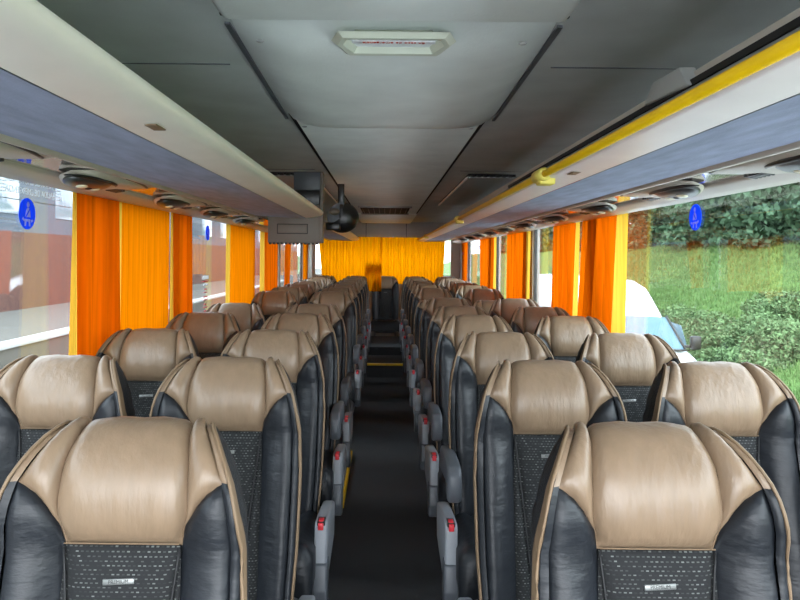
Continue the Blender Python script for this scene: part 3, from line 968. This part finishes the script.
# emergency exit lettering stuck outside the pane (mirrored from inside)
ex = empty('exit_lettering', (XL - .028, 2.30, 1.596), 0, 'white emergency exit lettering on the pane, mirrored from inside', 'window lettering')
RX = Matrix(((0, 0, -1, 0), (-1, 0, 0, 0), (0, 1, 0, 0), (0, 0, 0, 1)))
text_mesh('SALIDA DE EMERGENCIA', .031, 'lettering_line', M_swhite, RX @ Matrix.Diagonal((.92, 1, 1, 1)), ex)
text_mesh('SALIDA DE EMERGENCIA', .031, 'lettering_line', M_swhite, Matrix.Translation((0, 0, .034)) @ RX @ Matrix.Diagonal((.92, 1, 1, 1)), ex)
m = MB()
for k in range(5):
    for a, b in ((-.20, -.155), (.15, .21)): m.box(-.0005, .0005, a, b, -.012 + k * .011, -.009 + k * .011)
m.build('stripe', M_swhite, ex)
m = MB(); m.box(-.0005, .0005, -.6, .3, -.032, -.0295); m.build('rule_line', M_fgrey, ex)
nt_ = empty('window_notice', (XL - .0195, 4.52, 1.10), 0, 'small white notice with red lines on the second left pane', 'notice')
m = MB(); m.box(-.0005, .0005, -.07, .07, .13, .155); m.box(-.0005, .0005, -.05, .05, .09, .10); m.build('white_band', M_swhite, nt_)
m = MB()
for z, w in ((.112, .06), (.06, .03), (.04, .035), (.01, .05), (-.01, .05), (-.04, .03), (-.06, .04), (-.085, .03)): m.box(-.0006, .0006, -w, w, z, z + .008)
m.build('red_line', M_red, nt_)
# red hammer on the right rear pillar, red bag in the right rack
hm = empty('emergency_hammer', (XR - .03, 10.18, 1.36), 0, 'red emergency hammer hanging on the grey right rear pillar', 'hammer')
m = MB(); m.tube([(0, 0, -.10), (0, 0, .09)], .014, 8); m.build('handle', M_red, hm)
m = MB(); m.box(-.022, .022, -.06, .06, .07, .115, .008); m.build('head', M_red, hm)
m = MB(); m.box(.01, .029, -.05, .05, -.13, .13, .004); m.build('holder', M_gplast, hm)
bg = MB(); rows = []
for j in range(13):
    t = j / 12; q = math.sin(PI * t) ** .4
    rows.append([(.70 + .09 * q * math.cos(2 * PI * k / 14), 2.45 + 1.0 * t, hz(.285) + .055 * q + .055 * q * math.sin(2 * PI * k / 14)) for k in range(14)])
bg.grid(rows, close_u=True)
tag(bg.build('red_bag', pmat('red_cloth', srgb(178, 30, 40), .8, var=.2)), 'soft red bag lying in the right luggage rack behind the yellow rail', 'bag')

# ------------------------------------------------------------------ OUTSIDE
def hill(x, y):
    t = max(0.0, min(1.0, (x - 6.5) / 13.0))
    return -1.22 + 3.5 * (t * t * (3 - 2 * t)) * .98 + .10 * math.sin(x * .9 + y * .4) * t + .07 * math.sin(y * .8 + x * .3) * t
m = MB()
m.grid([[(XR + 1.0 + (6.0 - XR - 1.0) * i / 2, y, -1.22) for i in range(3)] for y in (-40, 0, 60)])
m.grid([[(XL - .4 + (XR + 1.4 - XL) * i / 2, y, -1.22) for i in range(3)] for y in (-40, 0, 60)])
struct(m.build('ground', M_bounce))
m = MB(); m.grid([[(-20 + (XL - .4 + 20) * i / 2, y, -1.22) for i in range(3)] for y in (-40, 0, 150)])
struct(m.build('ground_paving', M_path))
m = MB()
m.grid([[(5.9 + 40 * (i / 40) ** 1.3, -25 + 165 * j / 90, hill(5.9 + 40 * (i / 40) ** 1.3, -25 + 165 * j / 90)) for i in range(41)] for j in range(91)])
struct(m.build('ground_lawn', M_grass))
m = MB()
for k in range(42000):
    y = rnd.uniform(7, 46); x = min(24, max(6.1, y * rnd.uniform(.30, .72)))
    z = hill(x, y); hgt = rnd.uniform(.05, .13) * (1 + y / 40); a = rnd.uniform(0, PI); w = .012 * (1 + y / 16)
    dx, dy = math.cos(a) * w, math.sin(a) * w
    m.face([(x - dx, y - dy, z - .02), (x + dx, y + dy, z - .02), (x + rnd.uniform(-.05, .05), y + rnd.uniform(-.05, .05), z + hgt)])
tag(m.build('grass', M_blade, recalc=False), 'bright green grass covering the slope outside the right windows', 'grass', kind='stuff')

def leaf_cloud(m, c, rad, n, size, seed, fill=.55):
    r = random.Random(seed)
    lumps = [(r.uniform(0, 2 * PI), r.uniform(-.3, 1), r.uniform(.25, .6)) for _ in range(9)]
    for _ in range(n):
        th, ph = r.uniform(0, 2 * PI), math.asin(r.uniform(-.35, 1))
        k = fill + (1 - fill) * r.random() ** .5
        bump = 1.0
        for (a, b, w) in lumps:
            d = math.cos(ph) * math.cos(b) * math.cos(th - a) + math.sin(ph) * math.sin(b)
            bump += w * .35 * max(0, d) ** 6
        p = Vector((c[0] + rad[0] * k * bump * math.cos(ph) * math.cos(th), c[1] + rad[1] * k * bump * math.cos(ph) * math.sin(th), c[2] + rad[2] * k * bump * math.sin(ph)))
        u = Vector((r.gauss(0, 1), r.gauss(0, 1), r.gauss(0, 1))).normalized()
        v = u.cross(Vector((r.gauss(0, 1), r.gauss(0, 1), r.gauss(0, 1)))).normalized()
        s = size * r.uniform(.6, 1.3)
        m.face([p - u * s, p + v * s * .5, p + u * s, p - v * s * .5])
shr = [(8.6, 19.4, 1.5, .95, 'dark bushy shrub with greyish top left of the others on the grass slope'),
       (9.2, 17.6, 1.3, .80, 'broad dark shrub in the middle of the grass slope'),
       (9.6, 16.0, 1.2, .65, 'low spreading shrub at the right edge of the grass slope'),
       (7.9, 17.6, .8, .55, 'small shrub low beside the white van mirror'),
       (11.6, 18.9, 1.1, .55, 'low green shrub higher up the slope at the right edge'),
       (8.1, 15.4, .9, .45, 'small pale shrub low on the slope, nearest of the shrubs')]
for i, (x, y, r_, h_, lab) in enumerate(shr):
    z = hill(x, y)
    root = empty('shrub', (x, y, z), 0, lab, 'shrub', 'shrubs on the grass slope')
    m = MB()
    for q in range(6):
        a = q * 1.05 + i; d = r_ * .62 * (q > 0)
        leaf_cloud(m, (d * math.cos(a), d * math.sin(a), h_ * .1), (r_ * .62, r_ * .62, h_ * (.95 - .35 * ((q * 7 + i) % 4) / 3)), 2000, .055, 40 + i * 7 + q, .45)
    m.build('foliage', M_leaf, root, recalc=False)
    m = MB()
    for k in range(5):
        a = k * 1.3; m.tube([(0, 0, -.1), (.2 * math.cos(a), .2 * math.sin(a), h_ * .5), (.5 * r_ * math.cos(a), .5 * r_ * math.sin(a), h_ * .9)], [.03, .02, .006], 5)
    m.build('stem', M_bark, root)
# trees above the slope
trees = []
def make_tree(seed):
    r = random.Random(seed)
    root = empty('conifer_tree')
    m = MB(); m.tube([(0, 0, -.3), (.05, 0, 2.5), (0, .1, 6.5)], [.2, .15, .05], 8); m.build('trunk', M_bark, root)
    m = MB()
    for k in range(9):
        z = .25 + k * .85; rr = 2.1 * (1 - k / 12) + .3
        leaf_cloud(m, (r.uniform(-.5, .5), r.uniform(-.5, .5), z), (rr, rr, .75), 1500, .19, seed * 20 + k, .35)
    m.build('foliage', M_leaf2, root, recalc=False)
    return root
tb = [make_tree(3), make_tree(5)]
tx = [(19.0, 24.5, 'tree at the far right edge above the grass slope'), (19.8, 28.0, 'second tree from the right edge above the slope'), (19.2, 31.5, 'third tree from the right edge above the slope'),
      (20.0, 35.0, 'tree right of the blue sticker above the slope'), (19.4, 39.0, 'tree directly behind the blue sticker above the slope'), (20.2, 43.5, 'tree left of the blue sticker above the slope'),
      (19.6, 49.0, 'tree above the slope showing beside the nearest right curtain'), (20.5, 56.0, 'tree mostly hidden behind the nearest right curtain'),
      (20.2, 66, 'tree in the gap between the two nearest right curtains'), (20.0, 78, 'tree left of the second right curtain, seen over the white van'), (20.4, 90, 'tree just right of the third right curtain'),
      (20.2, 104, 'distant tree between the third and fourth right curtains'), (20.0, 122, 'most distant tree, seen in the last right panes')]
tset = set()
for i, (x, y, lab) in enumerate(tx):
    b = tb[i % 2]
    if b.name in tset: o = copy_tree(b)
    else: o = b; tset.add(b.name)
    o.location = (x, y, hill(x, y)); o.rotation_euler = (0, 0, i * 1.1); sc = rnd.uniform(.95, 1.25); o.scale = (sc, sc, sc)
    tag(o, lab, 'tree', 'trees above the grass slope')

# white van parked on the right
van = empty('van', (4.45, 11.4, -1.22), 0, 'white high roofed van parked outside the right windows', 'van')
def vrow(y, hw, zt, zs, zb=.25, tw=None):
    tw = hw * .86 if tw is None else tw
    half = [(0, zt), (tw * .55, zt - .01), (tw * .9, zt - .05), (tw, zt - .14), (hw, zs), (hw, .7), (hw, zb + .05), (hw * .9, zb)]
    return [(x, y, z) for x, z in half] + [(-x, y, z) for x, z in half[::-1]]
m = MB()
rows = [vrow(-.35, .70, .72, .5, .3, .6), vrow(-.28, .86, .85, .65, .27, .78), vrow(.1, .93, .96, .8, .25, .84), vrow(.42, .95, 1.03, .9, .25, .86), vrow(1.15, .95, 1.56, 1.1, .25, .74), vrow(1.35, .95, 1.78, 1.15, .25, .70), vrow(1.9, .95, 2.1, 1.2, .25, .72),
        vrow(2.6, .95, 2.22, 1.25, .25, .76), vrow(6.2, .95, 2.22, 1.25, .25, .78)]
m.grid(rows, close_u=True); m.face(rows[0]); m.face(rows[-1])
m.build('body', M_van, van)
m = MB()
m.grid([[(-.80 + .06 * t * 1.0 + (1.60 - .12 * t) * k / 8, .46 + .66 * t, 1.035 + .50 * t + .03 * (1 - abs(-1 + k / 4) ** 2) + .012) for k in range(9)] for t in [j / 6 for j in range(7)]])
m.build('windscreen', M_vglass, van)
m = MB(); m.box(-.80, .80, .36, .48, 1.03, 1.055, .008)
m.tube([(-.3, .50, 1.09), (.35, .62, 1.16)], .012, 6); m.tube([(-.8, .45, 1.06), (-.745, 1.13, 1.57)], .02, 6); m.tube([(.8, .45, 1.06), (.745, 1.13, 1.57)], .02, 6)
m.build('cowl', M_bplast, van)
for s in (-1, 1):
    m = MB(); m.box(s * 1.08 - .09, s * 1.08 + .09, .62, .74, 1.02, 1.26, .03); m.box(s * .95 - .06, s * .95 + .06, .66, .72, 1.05, 1.10, .01); m.build('wing_mirror', M_bplast, van)
    m = MB(); m.prism([(.75, 1.08), (1.0, 1.42), (1.9, 1.46), (1.9, 1.06)], s * .955 - .004, s * .955 + .004, 'x'); m.build('side_window', M_vglass, van)
    for y in (.25, 4.6):
        m = MB(); m.tube([(s * .95, y, .33), (s * .74, y, .33)], .33, 24); w = m.build('wheel', M_bplast, van)
        m = MB(); m.tube([(s * .955, y, .33), (s * .94, y, .33)], .19, 16); m.build('hub_cap', M_fgrey, w)

# pale wall and building on the left
lw = empty('low_wall', (-6.8, 6, -1.22), 0, 'long low white wall outside the left windows', 'low wall')
m = MB(); m.box(-.12, .12, -22, 40, 0, .92); m.build('wall_body', M_conc, lw)
m = MB(); m.box(-.17, .17, -22, 40, .92, 1.00, .01); m.build('coping', M_coping, lw)
bd = empty('building', (-17, 0, -1.22), 0, 'pale grey building with brown base standing in for the curtain reflection in the left windows', 'building')
m = MB(); m.box(-3, 0, -25, 150, 3.6, 9.5); m.build('facade', M_facade, bd)
m = MB(); m.box(-3, .05, -25, 150, 0, 3.6); m.build('reflection_base', M_reflection, bd)  # brown band added to paint the curtains' reflection seen in the panes
for k in range(22):
    m = MB(); m.box(-.1, .04, -21 + 7 * k, -17.5 + 7 * k, 4.4, 6.2, .03); m.build('facade_window', M_dwin, bd)

# ------------------------------------------------------------------ light: bright overcast sky
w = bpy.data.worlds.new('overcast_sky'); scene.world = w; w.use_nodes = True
nt = w.node_tree; nt.nodes.clear()
out = N(nt, 'ShaderNodeOutputWorld'); bgn = N(nt, 'ShaderNodeBackground')
tc = N(nt, 'ShaderNodeTexCoord'); sx = N(nt, 'ShaderNodeSeparateXYZ'); L(nt, tc.outputs['Generated'], sx.inputs[0])
rp = N(nt, 'ShaderNodeValToRGB')
rp.color_ramp.elements[0].position = 0.0; rp.color_ramp.elements[0].color = (.92, .96, 1.0, 1)
rp.color_ramp.elements[1].position = 0.8; rp.color_ramp.elements[1].color = (.78, .88, 1.0, 1)
L(nt, sx.outputs['Z'], rp.inputs[0]); L(nt, rp.outputs[0], bgn.inputs['Color'])
# extra sky strength towards the coach front, added to light the interior
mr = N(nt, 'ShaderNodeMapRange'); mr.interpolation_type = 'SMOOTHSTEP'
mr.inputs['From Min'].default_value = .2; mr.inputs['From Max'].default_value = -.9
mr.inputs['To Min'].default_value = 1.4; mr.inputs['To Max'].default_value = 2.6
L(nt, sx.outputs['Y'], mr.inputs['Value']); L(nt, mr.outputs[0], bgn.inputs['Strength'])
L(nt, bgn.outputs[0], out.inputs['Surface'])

# ------------------------------------------------------------------ camera
cam = bpy.data.cameras.new('camera')
co = bpy.data.objects.new('camera', cam); COL.objects.link(co)
co.location = (0, 0, CAMZ)
co.rotation_euler = (PI / 2, -.010, 0)
cam.sensor_fit = 'HORIZONTAL'; cam.sensor_width = 36.0
cam.lens = 36.0 * 680 / 800
cam.shift_x = 15 / 800; cam.shift_y = -43 / 800
cam.clip_start = .02; cam.clip_end = 300
scene.camera = co
vs = scene.view_settings
scene.display_settings.display_device = 'sRGB'
vs.view_transform = 'Standard'; vs.look = 'None'; vs.gamma = 1.0; vs.use_curve_mapping = False
vs.exposure = 2.42
cy_ = scene.cycles
cy_.use_denoising = True
cy_.max_bounces = 10; cy_.diffuse_bounces = 6; cy_.transparent_max_bounces = 16
cy_.sample_clamp_indirect = 8.0
